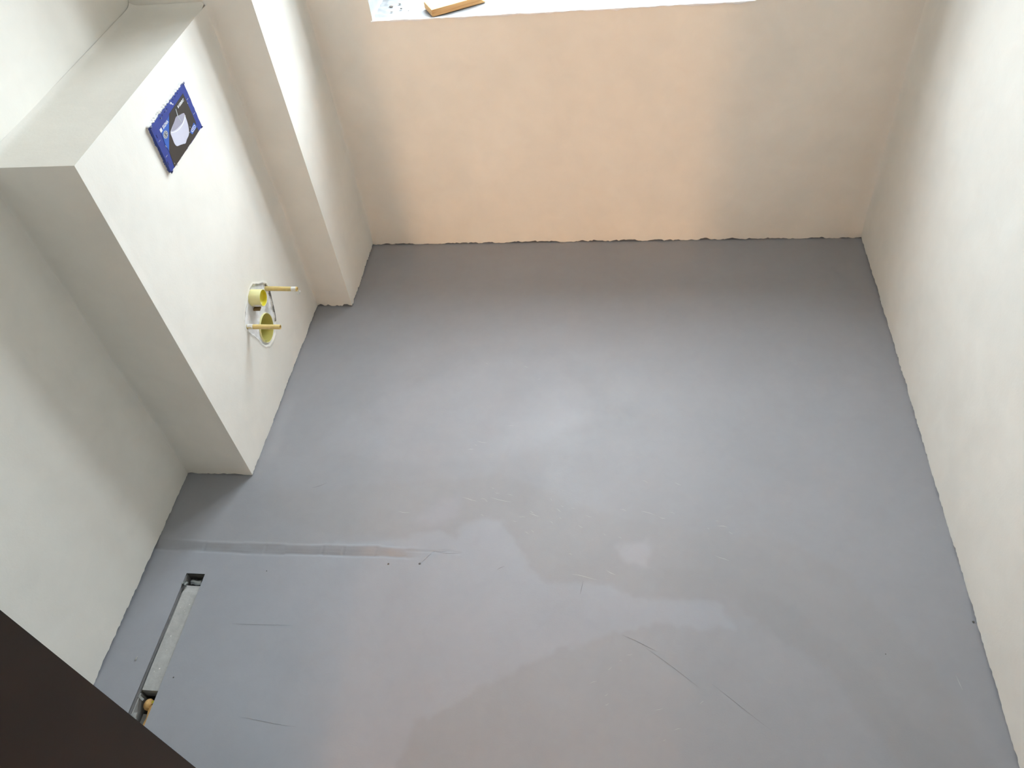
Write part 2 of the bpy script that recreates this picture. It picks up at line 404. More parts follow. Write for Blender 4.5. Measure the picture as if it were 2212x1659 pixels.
# pier in the far left corner
s = Surf()
s.grid((PX, PY, 0), (0, 1, 0), (0, 0, 1), (1, 0, 0), axis(0, YB - PY, .004), vaxis(ZC), disp=lambda u, v: und(41, .0025)(u, v) * sstep(0, .03, u) + fillet((YB - PY) - u, .007) * sstep(0, .1, v), color=wallcol(7), ragged=ragged(7, .011))
s.grid((XL, PY, 0), (1, 0, 0), (0, 0, 1), (0, -1, 0), axis(0, PX - XL, .004), vaxis(ZC),
       disp=lambda u, v: und(43, .0025)(u, v) * sstep(0, .03, (PX - XL) - u) + fillet(np.abs(u - (BX - XL)) , .007) * (u >= BX - XL - .01) * sstep(0, .1, v), color=wallcol(8), ragged=ragged(8, .012))
s.box((XL - .01, PY + .013, 0), (PX - .013, YB + .01, ZC))
s.build('wall_pier', M_plaster, kind='structure', label='narrow plastered pier between the boxed cistern and the window wall')

# boxed-in cistern
DY, DZc = 1.798, .250        # drain centre
patch = [(1.823, .414), (1.85, .388), (1.88, .369), (1.897, .352), (1.899, .324), (1.886, .284), (1.872, .242), (1.858, .219), (1.830, .196), (1.798, .190), (1.770, .198), (1.748, .218), (1.738, .239), (1.729, .264), (1.715, .296), (1.700, .326), (1.692, .353), (1.705, .375), (1.726, .388), (1.75, .398), (1.772, .408), (1.797, .415)]
s = Surf()
def boxdisp(u, v):
    y = u + BY0
    d = und(51, .003)(u, v) * sstep(0, .03, u) * sstep(0, .04, BZ - v) + fillet((PY - BY0) - u, .007) * sstep(0, .1, v)
    sd = poly_sd(y, v, patch) + .004 * vnoise(y, v, .012, 3)
    ins = sstep(.0015, -.002, sd)
    rough_ = .0022 * fbm(y, v, .012, 13)
    return d * (1 - ins) + ins * (-.0045 + rough_) + .0018 * np.exp(-((sd - .004) / .004) ** 2)
def boxcol(u, v):
    y = u + BY0
    c = wallcol(9)(u, v); sd = poly_sd(y, v, patch) + .004 * vnoise(y, v, .012, 3)
    k = sstep(.001, -.002, sd)[..., None]
    c = c * (1 - k) + k * np.array((.83, .82, .81)) * (1 + .06 * fbm(y, v, .02, 3))[..., None]
    cr = line_d(y, v, [(1.893, .356), (1.901, .324), (1.889, .284), (1.875, .242), (1.862, .221)]) + .0015 * vnoise(y, v, .01, 5)
    cr2 = line_d(y, v, [(1.702, .374), (1.724, .390), (1.752, .400)]) + .0015 * vnoise(y, v, .01, 6)
    cr3 = line_d(y, v, [(1.697, .326), (1.712, .296), (1.735, .240)]) + .001 * vnoise(y, v, .01, 6)
    cr4 = line_d(y, v, [(1.797, .419), (1.826, .416), (1.852, .391), (1.880, .373)]) + .002 * vnoise(y, v, .012, 8)
    m = np.maximum.reduce([sstep(.0030, .0012, cr), .8 * sstep(.0024, .001, cr2), .6 * sstep(.002, .0008, cr3), .7 * sstep(.0022, .0008, cr4)])[..., None]
    return c * (1 - m) + m * np.array((.16, .15, .14))
fu = np.unique(np.concatenate([axis(0, .27, .0045), axis(.27, .56, .0022), axis(.56, PY - BY0, .0045)]).round(5))
fv = np.unique(np.concatenate([vaxis(.15, .01), axis(.15, .47, .0022), axis(.47, BZ, .01)]).round(5))
s.grid((BX, BY0, 0), (0, 1, 0), (0, 0, 1), (1, 0, 0), fu, fv, disp=boxdisp, color=boxcol, ragged=ragged(9, .007),
       keep=lambda u, v: np.hypot(u + BY0 - DY, v - DZc) > .0475)
s.grid((XL, BY0, 0), (1, 0, 0), (0, 0, 1), (0, -1, 0), axis(0, BX - XL, .004), vaxis(BZ),
       disp=lambda u, v: und(53, .002)(u, v) * sstep(0, .03, (BX - XL) - u) * sstep(0, .04, BZ - v) + fillet(u, .006) * sstep(0, .1, v), color=wallcol(10), ragged=ragged(10, .006))
s.grid((XL, BY0, BZ), (1, 0, 0), (0, 1, 0), (0, 0, 1), axis(0, BX - XL, .008), axis(0, PY - BY0, .008),
       disp=lambda u, v: und(54, .002)(u, v) * sstep(0, .03, (BX - XL) - u) * sstep(0, .03, v) + fillet(u, .010) + fillet((PY - BY0) - v, .010), color=wallcol(12))
s.box((XL - .01, BY0 + .013, .0), (BX - .06, PY + .01, BZ - .013))
s.build('wall_cistern_boxing', M_plaster, kind='structure', label='low plastered boxing of the cistern with a flat shelf top')

# ------------------------------------------------------------------ floor
fp = {'blue': [[-1.373, 1.109], [-1.008, 1.133], [-0.623, 1.173], [-0.593, 1.198], [-0.532, 1.208], [-0.479, 1.179], [-0.467, 1.234], [-0.414, 1.252], [-0.351, 1.247], [-0.312, 1.194], [-0.256, 1.093], [-0.208, 1.06], [-0.119, 1.05], [-0.031, 1.059], [0.031, 1.021], [0.249, 1.026], [0.29, 0.947], [0.114, 0.947], [-0.017, 0.923], [-0.227, 0.83], [-0.395, 0.736], [-0.501, 0.66], [-0.526, 0.552], [-0.6, -.5], [-1.5, -.5], [-1.5, 1.1]],
 'dark': [[-1.128, 1.322], [-0.92, 1.336], [-0.547, 1.389], [-0.404, 1.402], [-0.201, 1.345], [-0.062, 1.274], [0.096, 1.242], [0.263, 1.234], [0.437, 1.219], [0.591, 1.12], [0.697, 0.957], [0.781, 0.812], [0.829, 0.651], [.84, .3], [.66, .3], [0.63, 0.636], [0.579, 0.734], [0.505, 0.862], [0.413, 0.923], [0.349, 0.963], [0.296, 1.024], [0.031, 1.021], [-0.031, 1.059], [-0.208, 1.06], [-0.256, 1.093], [-0.312, 1.194], [-0.351, 1.247], [-0.414, 1.252], [-0.479, 1.179], [-0.532, 1.208], [-0.623, 1.173], [-0.88, 1.186], [-1.038, 1.228]],
 'band': [[.10, 1.12], [.25, 1.115], [.40, 1.05], [.50, .96], [.60, .86], [.70, .70], [.78, .55], [.80, .3], [.60, .3], [0.60, 0.636], [0.56, 0.734], [0.48, 0.862], [0.40, 0.923], [0.349, 0.963], [0.296, 1.024], [.1, 1.02]],
 'fan': [[-0.55, 0.4], [-0.501, 0.66], [-0.395, 0.736], [-0.227, 0.83], [-0.017, 0.923], [0.101, 0.874], [0.178, 0.807], [0.283, 0.724], [0.397, 0.619], [.5, .4]],
 'pale': [[-0.953, 1.58], [-0.907, 1.651], [-0.847, 1.672], [-0.816, 1.756], [-0.774, 1.788], [-0.705, 1.768], [-0.561, 1.889], [-0.238, 1.914], [-0.072, 1.648], [-0.286, 1.53], [-0.498, 1.452], [-0.72, 1.445], [-0.967, 1.512]],
 'spot': [[-0.008, 1.177], [0.063, 1.188], [0.065, 1.115], [-0.001, 1.127]],
 'spot2': [[-.56, 1.30], [-.50, 1.32], [-.49, 1.26], [-.55, 1.22], [-.60, 1.24]]}
G = .0037
def floorcol(u, v):
    x = u; y = v
    c = np.ones(x.shape + (3,)) * np.array((.326, .327, .346))
    wob = .022 * vnoise(x, y, .06, 2) + .014 * vnoise(x, y, .018, 4)
    def lay(c, key, rgb, soft=.012, amt=1.0):
        k = amt * sstep(soft, -soft, poly_sd(x, y, fp[key]) + wob)[..., None]
        return c * (1 - k) + k * c * np.array(rgb)
    c = lay(c, 'pale', (1.05, 1.05, 1.055), .03)
    c = lay(c, 'dark', (.985, .972, .955), .014)
    c = lay(c, 'band', (.965, .965, .965), .016)
    c = lay(c, 'blue', (1.07, 1.09, 1.12), .010)
    c = lay(c, 'fan', (1.0, 1.0, .995), .012)
    c = lay(c, 'spot', (1.12, 1.12, 1.15), .016)
    c = lay(c, 'spot2', (1.08, 1.08, 1.12), .03)
    # trowel arcs: faint concentric sweeps about the lower middle of the room
    r = np.hypot(x - .05, (y - .25) * 1.0) + .03 * fbm(x, y, .4, 7)
    a = .018 * (vnoise(r, np.arctan2(y - .25, x - .05) * .35, .055, 9)) + .014 * vnoise(r, r * 0 + np.arctan2(y - .25, x - .05) * .5, .16, 3)
    c = c * (1 + a * sstep(.3, .7, r))[..., None]
    # light scuffed line along the boxing foot
    k = .07 * sstep(.035, .0, np.abs(x + 1.135)) * sstep(1.42, 1.5, y) * sstep(1.8, 1.65, y)
    c = c * (1 + k)[..., None]
    return c
ridge = [(-1.40, 1.128), (-1.243, 1.123), (-1.046, 1.124), (-.804, 1.128), (-.706, 1.130), (-.616, 1.129)]
def floordisp(u, v):
    x = u; y = v
    h = .0012 * fbm(x, y, .5, 2) + .00025 * fbm(x, y, .05, 5)
    yr = np.interp(x, [p[0] for p in ridge], [p[1] for p in ridge]) + .004 * vnoise(x, y * 0, .07, 4)
    seg = np.floor((x + 2) / .1001 + .3 * np.sin(x * 9)); w_ = .0125 + .0012 * np.sin(seg * 2.3)
    amt = sstep(-.56, -.66, x)
    t = (y - yr) / w_
    step = -.0062 * (1 - sstep(-1, 1, t)) * sstep(.55, 1.05, y)        # falls towards the shower
    lip = .0016 * np.exp(-((t - 1.15) / .22) ** 2) - .0036 * np.exp(-((t + 1.05) / .2) ** 2) * (.6 + .8 * vnoise(x, x * 0, .05, 8))
    for xc in (-1.235, -1.045, -.87, -.807, -.71):                     # cross joints in the filler band
        lip = lip - .0016 * np.exp(-((x - xc - .1 * (y - 1.13)) / .0035) ** 2) * (np.abs(t) < 1.1)
    crack = line_d(x, y, [(-.62, 1.136), (-.54, 1.136), (-.50, 1.140), (-.46, 1.134)])
    crack2 = line_d(x, y, [(-.571, 1.096), (-.539, 1.136)])
    tro = -.0012 * sstep(.004, .0, crack) - .0014 * sstep(.0035, 0, crack2)
    return h + amt * (step + lip) + tro
SX0, SX1, SY0, SY1 = -1.2605, -1.2035, .50, 1.036
xs = np.unique(np.concatenate([axis(XL - .03, SX0, G), axis(SX0, SX1, G), axis(SX1, XR + .03, G)]).round(5))
ys = np.unique(np.concatenate([axis(YF - .1, .50, .02), axis(.5, SY1, G), axis(SY1, YB + .03, G)]).round(5))
s = Surf()
s.grid((0, 0, 0), (1, 0, 0), (0, 1, 0), (0, 0, 1), xs, ys, disp=floordisp, color=floorcol,
       keep=lambda u, v: ~((u > SX0) & (u < SX1) & (v > SY0) & (v < SY1)))
for lo, hi in (((XL - .14, YF - .1, -.25), (SX0 - .02, YB + .14, -.02)), ((SX1 + .02, YF - .1, -.25), (XR + .14, YB + .14, -.02)),
               ((SX0 - .02, YF - .1, -.25), (SX1 + .02, SY0 - .02, -.02)), ((SX0 - .02, SY1 + .02, -.25), (SX1 + .02, YB + .14, -.02)), ((SX0 - .02, SY0 - .02, -.25), (SX1 + .02, SY1 + .02, -.16))):
    s.box(lo, hi, c=(.2, .2, .2))
floor = s.build('floor', M_floor, kind='structure', label='smooth grey screed floor with trowel sweeps')

# fine pale scratches and hairlines lying in the floor surface
def fh(x, y): return float(floordisp(np.array([float(x)]), np.array([float(y)]))[0])
def streaks(name, segs, m, w_=.0011, dz=.0004):
    V = []; F = []
    for (x0, y0), (x1, y1), ww in segs:
        L = math.hypot(x1 - x0, y1 - y0); nx, ny = -(y1 - y0) / L, (x1 - x0) / L
        k = 5; b = len(V)
        for i in range(k + 1):
            t = i / k; x = x0 + (x1 - x0) * t; y = y0 + (y1 - y0) * t + .0012 * math.sin(t * 5 + x0 * 90)
            q_ = ww * math.sin(math.pi * min(max(t, .06), .94)); zz_ = fh(x, y) + dz
            V += [(x - nx * q_, y - ny * q_, zz_), (x + nx * q_, y + ny * q_, zz_)]
        F += [(b + 2 * i, b + 2 * i + 2, b + 2 * i + 3, b + 2 * i + 1) for i in range(k)]
    return link(name, mesh_from(name, V, F, [m]), parent=floor, kind='stuff', label='thin ' + ('pale scratches' if m is M_scratch else 'dark hairline marks') + ' in the screed')
scr = [[-0.465, 1.538], [-0.43, 1.532], [-0.49, 1.503], [-0.469, 1.507], [-0.67, 1.267], [-0.632, 1.263], [-0.395, 1.326], [-0.33, 1.312], [-0.139, 1.084], [-0.069, 1.071], [0.264, 1.256], [0.292, 1.252], [-0.48, 1.323], [-0.436, 1.313], [-0.045, 1.1], [-0.019, 1.087], [0.798, 0.858], [0.804, 0.822], [0.051, 1.298], [0.09, 1.284], [-0.272, 1.274], [-0.244, 1.267], [0.252, 1.16], [0.288, 1.144]]
segs = [(scr[i], scr[i + 1], .0006) for i in range(0, len(scr), 2)]
for k in range(46):
    cx_, cy_, sx_, sy_, an = random.choice([(-.47, 1.53, .06, .05, -.15), (-.32, 1.30, .12, .03, -.3), (-.2, 1.24, .14, .05, -.4), (.05, 1.28, .2, .06, -.45), (-.5, 1.9, .3, .2, -.2), (0, .78, .1, .06, .4)])
    x = random.gauss(cx_, sx_); y = random.gauss(cy_, sy_); L = random.uniform(.006, .022); an += random.gauss(0, .15)
    segs.append(((x, y), (x + L * math.cos(an), y + L * math.sin(an)), random.uniform(.0003, .0005)))
streaks('scratch_marks', segs, M_scratch)
crk = [[-0.959, 1.34], [-0.918, 1.362], [-0.571, 1.096], [-0.539, 1.136], [-0.114, 1.023], [-0.107, 1.065], [-0.349, 1.086], [-0.328, 1.101], [-0.894, 0.893], [-1.068, 0.89], [-0.804, 0.628], [-0.955, 0.641]]
streaks('hairline_marks', [(crk[i], crk[i + 1], .0007 if i < 8 else .0004) for i in range(0, len(crk), 2)] + [((-.54, 1.136), (-.50, 1.139), .0005), ((-.53, 1.134), (-.46, 1.133), .0004), ((.0, .915), (.09, .877), .0006), ((.06, .885), (.19, .79), .0005), ((.22, .80), (.35, .70), .0004)], M_hair)

# ------------------------------------------------------------------ door
door = link('door_1', None, kind='structure', label='dark brown door leaf standing open at the near left'); door.location = (-.80, -.49, 0)
E0 = Vector((-.80, -.49)); E1 = Vector((-.700, .3513)); dv = (E1 - E0); Ld = dv.length; ang = math.atan2(dv.y, dv.x)
bm = bmesh.new(); box_bm(bm, (0, 0, .012), (Ld, .040, 2.06))
leaf = bm_obj('door_leaf', bm, M_door, bevel=.0012, parent=door)
leaf.rotation_euler = (0, 0, ang)
for sy in (-.036, .050):
    bm = bmesh.new()
    bmesh.ops.create_cone(bm, cap_ends=True, segments=24, radius1=.025, radius2=.025, depth=.008, matrix=Matrix.Translation((Ld - .06, .020 + (-.024 if sy < 0 else .024), 1.0)) @ Matrix.Rotation(math.radians(90), 4, 'X'))
    box_bm(bm, (Ld - .069, min(.02, .02 + sy), .991), (Ld - .051, max(.02, .02 + sy), 1.009))
    box_bm(bm, (Ld - .17, .012 + sy, .991), (Ld - .051, .026 + sy, 1.009))
    if sy > 0: 
        h_ = bm_obj('door_handle', bm, M_metal, parent=leaf)
    else: bm.free()
bm = bmesh.new()
box_bm(bm, (DX0 - .03, YF - .125, 0), (DX0, YF + .004, DZ + .03)); box_bm(bm, (DX1, YF - .125, 0), (DX1 + .03, YF + .004, DZ + .03)); box_bm(bm, (DX0, YF - .125, DZ), (DX1, YF + .004, DZ + .03))
fr = bm_obj('door_frame', bm, M_jamb, parent=door); fr.location = (.80, .49, 0)

# ------------------------------------------------------------------ rings, tubes
def lathe_x(bm, prof, cx, cy, cz, seg=48, mi=0, closed_end=False, jit=0):
    """profile of (x, r) turned about an axis parallel to X through (cy, cz)"""
    rings = []
    for (x, r) in prof:
        rings.append([bm.verts.new((cx + x + (random.uniform(-jit, jit) if jit else 0), cy + r * math.cos(2 * math.pi * i / seg), cz + r * math.sin(2 * math.pi * i / seg))) for i in range(seg)])
    for a, b in zip(rings[:-1], rings[1:]):
        for i in range(seg):
            f = bm.faces.new((a[i], a[(i + 1) % seg], b[(i + 1) % seg], b[i])); f.material_index = mi; f.smooth = True
    if closed_end:
        f = bm.faces.new(rings[-1]); f.material_index = mi
    return rings
# drain connection set into the boxing
dr = thing('drain_pipe', 'large pale yellow waste pipe socket set flush in the plaster, lowest on the boxing', 'pipe', (BX, DY, DZc))
bm = bmesh.new(); lathe_x(bm, [(-.062, .0492), (.0000, .0492), (.0012, .0486), (.0012, .0480), (.0002, .0474)], 0, 0, 0); lathe_x(bm, [(.0002, .0474), (-.058, .0462)], 0, 0, 0, mi=1)
bm_obj('socket_ring', bm, [M_yellow, M_socketin], parent=dr)
bm = bmesh.new(); lathe_x(bm, [(-.040, .0466), (-.048, .0440), (-.050, .030), (-.048, .004)], 0, 0, 0, closed_end=True)
bm_obj('end_cap', bm, M_yellowin, parent=dr, label='olive yellow closing cap deep in the socket')
bm = bmesh.new()      # smear of plaster lying in the bottom of the socket
n_ = 14; top = []; bot = []
for i in range(n_ + 1):
    a = math.radians(-162 + 50 * i / n_); r = .0462
    top.append(bm.verts.new((-.012 + random.uniform(-.0015, .0015), r * math.cos(a), r * math.sin(a) + .001)))
    bot.append(bm.verts.new((-.005 + random.uniform(-.0015, .0015), r * .955 * math.cos(a), r * .955 * math.sin(a) + .002)))
for i in range(n_): bm.faces.new((top[i], top[i + 1], bot[i + 1], bot[i]))
bmesh.ops.solidify(bm, geom=bm.faces[:], thickness=.0015)
bm_obj('plaster_smear', bm, M_patch, parent=dr)

# flush pipe stub
FYc, FZc = 1.797, .383
fl_ = thing('flush_pipe', 'short bright yellow flush pipe stub sticking out above the larger socket', 'pipe', (BX, FYc, FZc))
TL = .034
bm = bmesh.new(); lathe_x(bm, [(-.03, .0270), (TL - .001, .0270), (TL, .0265), (TL, .0258), (TL - .001, .0253)], 0, 0, 0)
lathe_x(bm, [(TL - .001, .0253), (.0, .0248)], 0, 0, 0, mi=1)
bm_obj('pipe_stub', bm, [M_yellow, M_flush], parent=fl_)
bm = bmesh.new(); lathe_x(bm, [(TL - .010, .0244), (TL - .016, .0240), (TL - .018, .015), (TL - .017, .003)], 0, 0, 0, closed_end=True)
bm_obj('end_cap', bm, M_flush, parent=fl_, label='strong yellow cap inside the stub')
bm = bmesh.new()
for i in range(9):
    a0 = math.radians(192 + 7.5 * i); a1 = math.radians(192 + 7.5 * (i + 1)); r = .0283
    x1a = .012 + .010 * math.sin(i * .9); x1b = .012 + .010 * math.sin((i + 1) * .9)
    vs_ = [bm.verts.new(p) for p in ((x1a - .008, r * math.cos(a0), r * math.sin(a0)), (x1b - .008, r * math.cos(a1), r * math.sin(a1)), (x1b + .012, r * math.cos(a1), r * math.sin(a1)), (x1a + .012, r * math.cos(a0), r * math.sin(a0)))]
    bm.faces.new(vs_)
bmesh.ops.remove_doubles(bm, verts=bm.verts, dist=.0002); bmesh.ops.solidify(bm, geom=bm.faces[:], thickness=.0006)
bm_obj('plaster_smear', bm, M_tape, parent=fl_)
# brown shim under the stub
sh = thing('wooden_shim', 'small brown scrap wedged under the yellow flush pipe stub', 'scrap', (BX, 1.782, .352))
bm = bmesh.new(); box_bm(bm, (-.004, -.008, -.005), (.016, .008, .003))
for v in bm.verts: v.co += Vector((random.uniform(-.002, .002), random.uniform(-.002, .002), random.uniform(-.002, .001)))
bm_obj('scrap', bm, M_brownwood, bevel=.001, parent=sh)

# threaded-rod sleeves
def rod(y, z, label, drop):
    r = thing('mounting_tube', label, 'tube', (BX, y, z), group='tubes for hanging the toilet')
    L = .105; R = .0078
    bm = bmesh.new(); rg = lathe_x(bm, [(-.01, R), (.03, R * 1.01), (L - .002, R * .97), (L, R * .9), (L, R * .74), (L - .012, R * .70)], 0, 0, 0, seg=20)
    for v in bm.verts: v.co.z -= drop * max(v.co.x, 0) / L
    bm_obj('tube', bm, M_ochre, parent=r)
    bm = bmesh.new(); lathe_x(bm, [(L - .002, R * .73), (L - .006, R * .2)], 0, 0, -drop, seg=16, closed_end=True)
    bm_obj('tube_bore', bm, M_orange, parent=r, label='orange brown hollow of the tube')
    return r, L, R
rA, L_, R_ = rod(1.8905, .3395, 'ochre mounting tube with a clear film flap on its tip, above and right', .003)
bm = bmesh.new(); lathe_x(bm, [(L_ - .020, R_ * 1.03), (L_ - .004, R_ * 1.03)], 0, 0, -.0028, seg=20)
bmesh.ops.delete(bm, geom=[f for f in bm.faces if f.calc_center_median().z < -.0035 - random.uniform(0, .002)], context='FACES')
bm_obj('plaster_smear', bm, M_tape, parent=rA)
V = []; F = []
for i in range(7):
    for j in range(4):
        t = i / 6; q_ = j / 3
        V.append((L_ - .035 + .040 * t, (-.003 + .004 * math.sin(t * 5)) * q_, -.008 - q_ * .010 * t - .001 * math.sin(t * 8)))
for i in range(6):
    for j in range(3): a = i * 4 + j; F.append((a, a + 1, a + 5, a + 4))
link('film_flap', mesh_from('film_flap', V, F, [M_film], smooth=True), parent=rA, label='clear plastic film hanging from the tip')
bm = bmesh.new(); lathe_x(bm, [(-.001, .0030), (.0012, .0031), (.0012, .0022), (-.001, .002)], L_ + .006, 0, -.013, seg=14)
bm_obj('film_curl', bm, M_tape, parent=rA)
rB, _, _ = rod(1.7065, .3435, 'ochre mounting tube crossing in front of the large yellow socket, lower and left', .001)
bm = bmesh.new(); lathe_x(bm, [(-.002, R_ * 1.1), (.016, R_ * 1.06)], 0, 0, 0, seg=20)
bmesh.ops.delete(bm, geom=[f for f in bm.faces if f.calc_center_median().z < .0045], context='FACES')
bm_obj('plaster_smear', bm, M_tape, parent=rB)
bm = bmesh.new()
box_bm(bm, (.004, -.0006, .0075), (.014, .0006, .0090)); 
box_bm(bm, (.013, -.0085, -.002), (.016, -.007, .006)); box_bm(bm, (.002, -.0085, -.001), (.012, -.0075, .001))
bm_obj('plaster_fleck', bm, M_tape, parent=rB)

# ------------------------------------------------------------------ flush plate guard
PU0, PU1, PV0, PV1 = 1.675, 1.896, .925, 1.052
PW, PH = PU1 - PU0, PV1 - PV0; TH = .010
gd = thing('flush_plate_guard', 'blue plastic building guard with a printed picture of a white bowl, on the boxing', 'guard', (BX, PU0, PV0))
bm = bmesh.new()
# slightly uneven outline of the slab
def outline(n=16, j=.0010):
    pts = []
    for a, b in (((0, 0), (1, 0)), ((1, 0), (1, 1)), ((1, 1), (0, 1)), ((0, 1), (0, 0))):
        for i in range(n):
            t = i / n; x = (a[0] + (b[0] - a[0]) * t) * PW; y = (a[1] + (b[1] - a[1]) * t) * PH
            jj = 0 if i == 0 else random.uniform(-j, j)
            if a[1] == b[1]: y += jj
            else: x += jj
            pts.append((x, y))
    return pts
pts = outline()
fr_ = [bm.verts.new((TH, p[0], p[1])) for p in pts]; bk = [bm.verts.new((-.004, p[0] * 1.0, p[1])) for p in pts]
bm.faces.new(fr_)
for i in range(len(pts)): bm.faces.new((fr_[i], bk[i], bk[(i + 1) % len(pts)], fr_[(i + 1) % len(pts)]))
bm_obj('guard_body', bm, M_blue, parent=gd)
def uvp(u, v, x=.0): return (TH + x, u * PW, v * PH)
def smooth_pts(p, n=4):
    o = []
    for i in range(len(p)):
        p0, p1, p2, p3 = [Vector(p[(i + k) % len(p)]) for k in (-1, 0, 1, 2)]
        for j in range(n):
            t = j / n
            o.append(tuple(.5 * ((2 * p1) + (p2 - p0) * t + (2 * p0 - 5 * p1 + 4 * p2 - p3) * t * t + (3 * p1 - p0 - 3 * p2 + p3) * t ** 3)))
    return o
def flat(name, pts, m, x, parent=gd, **kw):
    if name.startswith('print_bowl'): pts = smooth_pts(pts)
    bm = bmesh.new(); f = bm.faces.new([bm.verts.new(uvp(u, v, x)) for u, v in pts])
    r = bmesh.ops.extrude_face_region(bm, geom=[f])
    for v in [g for g in r['geom'] if isinstance(g, bmesh.types.BMVert)]: v.co.x -= .00025
    bmesh.ops.triangulate(bm, faces=[f for f in bm.faces if len(f.verts) > 4])
    return bm_obj(name, bm, m, parent=parent, **kw)
lab = flat('printed_sheet', [(.894, .871), (.454, .846), (.134, .334), (.096, .006), (.890, .006), (.884, .112), (.904, .231)], M_print_dark, .0005, label='charcoal printed area')
flat('print_wedge', [(.430, .828), (.154, .765), (.123, .533), (.131, .338)], M_print_blue, .0007, lab)
flat('print_bowl', [(.311, .562), (.365, .601), (.469, .641), (.551, .676), (.619, .642), (.725, .587), (.74, .531), (.717, .319), (.658, .18), (.57, .147), (.509, .118), (.459, .155), (.388, .206), (.32, .255), (.296, .339), (.302, .464)], M_print_bowl, .0008, lab)
flat('print_bowl_inside', [(.344, .564), (.382, .598), (.469, .641), (.551, .676), (.619, .642), (.725, .587), (.724, .517), (.649, .472), (.55, .479), (.43, .509)], M_print_bowl2, .0010, lab)
flat('print_bowl_rim', [(.335, .560), (.40, .505), (.50, .462), (.60, .458), (.68, .490), (.735, .53), (.742, .515), (.69, .470), (.61, .438), (.50, .443), (.40, .486), (.325, .548)], M_print_white, .0011, lab)
flat('print_bar', [(.604, .794), (.582, .66), (.602, .497), (.618, .497), (.600, .66), (.619, .794)], M_print_grey, .0012, lab)
bd = [(.854, .241), (.887, .117), (.723, .1), (.693, .184)]
flat('print_badge', bd, M_print_blue, .0008, lab)
bm = bmesh.new()      # white rounded outline on the badge
cxy = Vector((.792, .165)); 
def rr(sc_):
    o = []
    for i in range(28):
        a = 2 * math.pi * i / 28; c_, s_ = math.cos(a), math.sin(a)
        o.append((cxy.x + .062 * sc_ * math.copysign(abs(c_) ** .5, c_), cxy.y + .040 * (sc_ - (.25 if sc_ < 1 else 0) * .6) * math.copysign(abs(s_) ** .6, s_)))
    return o
o1 = [bm.verts.new(uvp(*p, .0011)) for p in rr(1)]; o2 = [bm.verts.new(uvp(*p, .0011)) for p in rr(.85)]
for i in range(28): bm.faces.new((o1[i], o1[(i + 1) % 28], o2[(i + 1) % 28], o2[i]))
box_bm(bm, (TH + .0008, (.792 - .035) * PW, (.165 - .006) * PH), (TH + .0011, (.792 + .035) * PW, (.165 + .006) * PH))
bm_obj('badge_outline', bm, M_print_white, parent=lab)
bm = bmesh.new()
c0 = [bm.verts.new(uvp(.207 + .055 * math.cos(2 * math.pi * i / 28), .635 + .070 * 1.0 * math.sin(2 * math.pi * i / 28), .0010)) for i in range(28)]; bm.faces.new(c0)
dsc = bm_obj('print_disc', bm, M_print_grey, parent=lab)
bm = bmesh.new()
for i in range(8):
    a = 2 * math.pi * i / 8 + .2; cx_ = .207 + .036 * math.cos(a); cy_ = .635 + .046 * math.sin(a)
    box_bm(bm, (TH + .0009, (cx_ - .005) * PW, (cy_ - .008) * PH), (TH + .0013, (cx_ + .005) * PW, (cy_ + .008) * PH))
box_bm(bm, (TH + .0009, .194 * PW, .610 * PH), (TH + .0013, .219 * PW, .630 * PH)); box_bm(bm, (TH + .0009, .202 * PW, .632 * PH), (TH + .0013, .212 * PW, .662 * PH)); box_bm(bm, (TH + .0009, .196 * PW, .648 * PH), (TH + .0013, .204 * PW, .668 * PH))
bm_obj('disc_marks', bm, M_print_dark, parent=lab, kind='stuff')
def text(body, u, v, size, m, parent, name):
    cu = bpy.data.curves.new(name, 'FONT'); cu.body = body; cu.size = size; cu.extrude = .00015; cu.offset = .00025
    o = bpy.data.objects.new(name, cu); col.objects.link(o)
    bpy.context.view_layer.update()
    me = bpy.data.meshes.new_from_object(o.evaluated_get(bpy.context.evaluated_depsgraph_get()))
    bpy.data.objects.remove(o); me.name = name
    # text plane XY -> wall plane YZ
    for vt in me.vertices:
        x, y, z_ = vt.co; vt.co = (TH + .0009 + z_, u * PW + x, v * PH + y)
    me.materials.clear(); me.materials.append(m)
    return link(name, me, parent=parent)
text('SIGMA', .212, .748, .0115, M_print_white, lab, 'lettering')
text('GEBERIT', .700, .752, .0090, M_print_white, lab, 'lettering')
bm = bmesh.new()
box_bm(bm, (TH + .0004, .140 * PW, .742 * PH), (TH + .0009, .162 * PW, .812 * PH)); box_bm(bm, (TH + .0004, .165 * PW, .742 * PH), (TH + .0009, .187 * PW, .812 * PH))
box_bm(bm, (TH + .0004, .668 * PW, .752 * PH), (TH + .0009, .690 * PW, .800 * PH))
for (u, v) in ((.30, .335), (.90, .64), (.115, .48), (.118, .455), (.13, .06), (.74, .25), (.68, .19)):
    box_bm(bm, (TH + .0004, (u - .003) * PW, (v - .01) * PH), (TH + .0009, (u + .003) * PW, (v + .012) * PH))
bm_obj('print_marks', bm, M_print_white, parent=lab, kind='stuff')
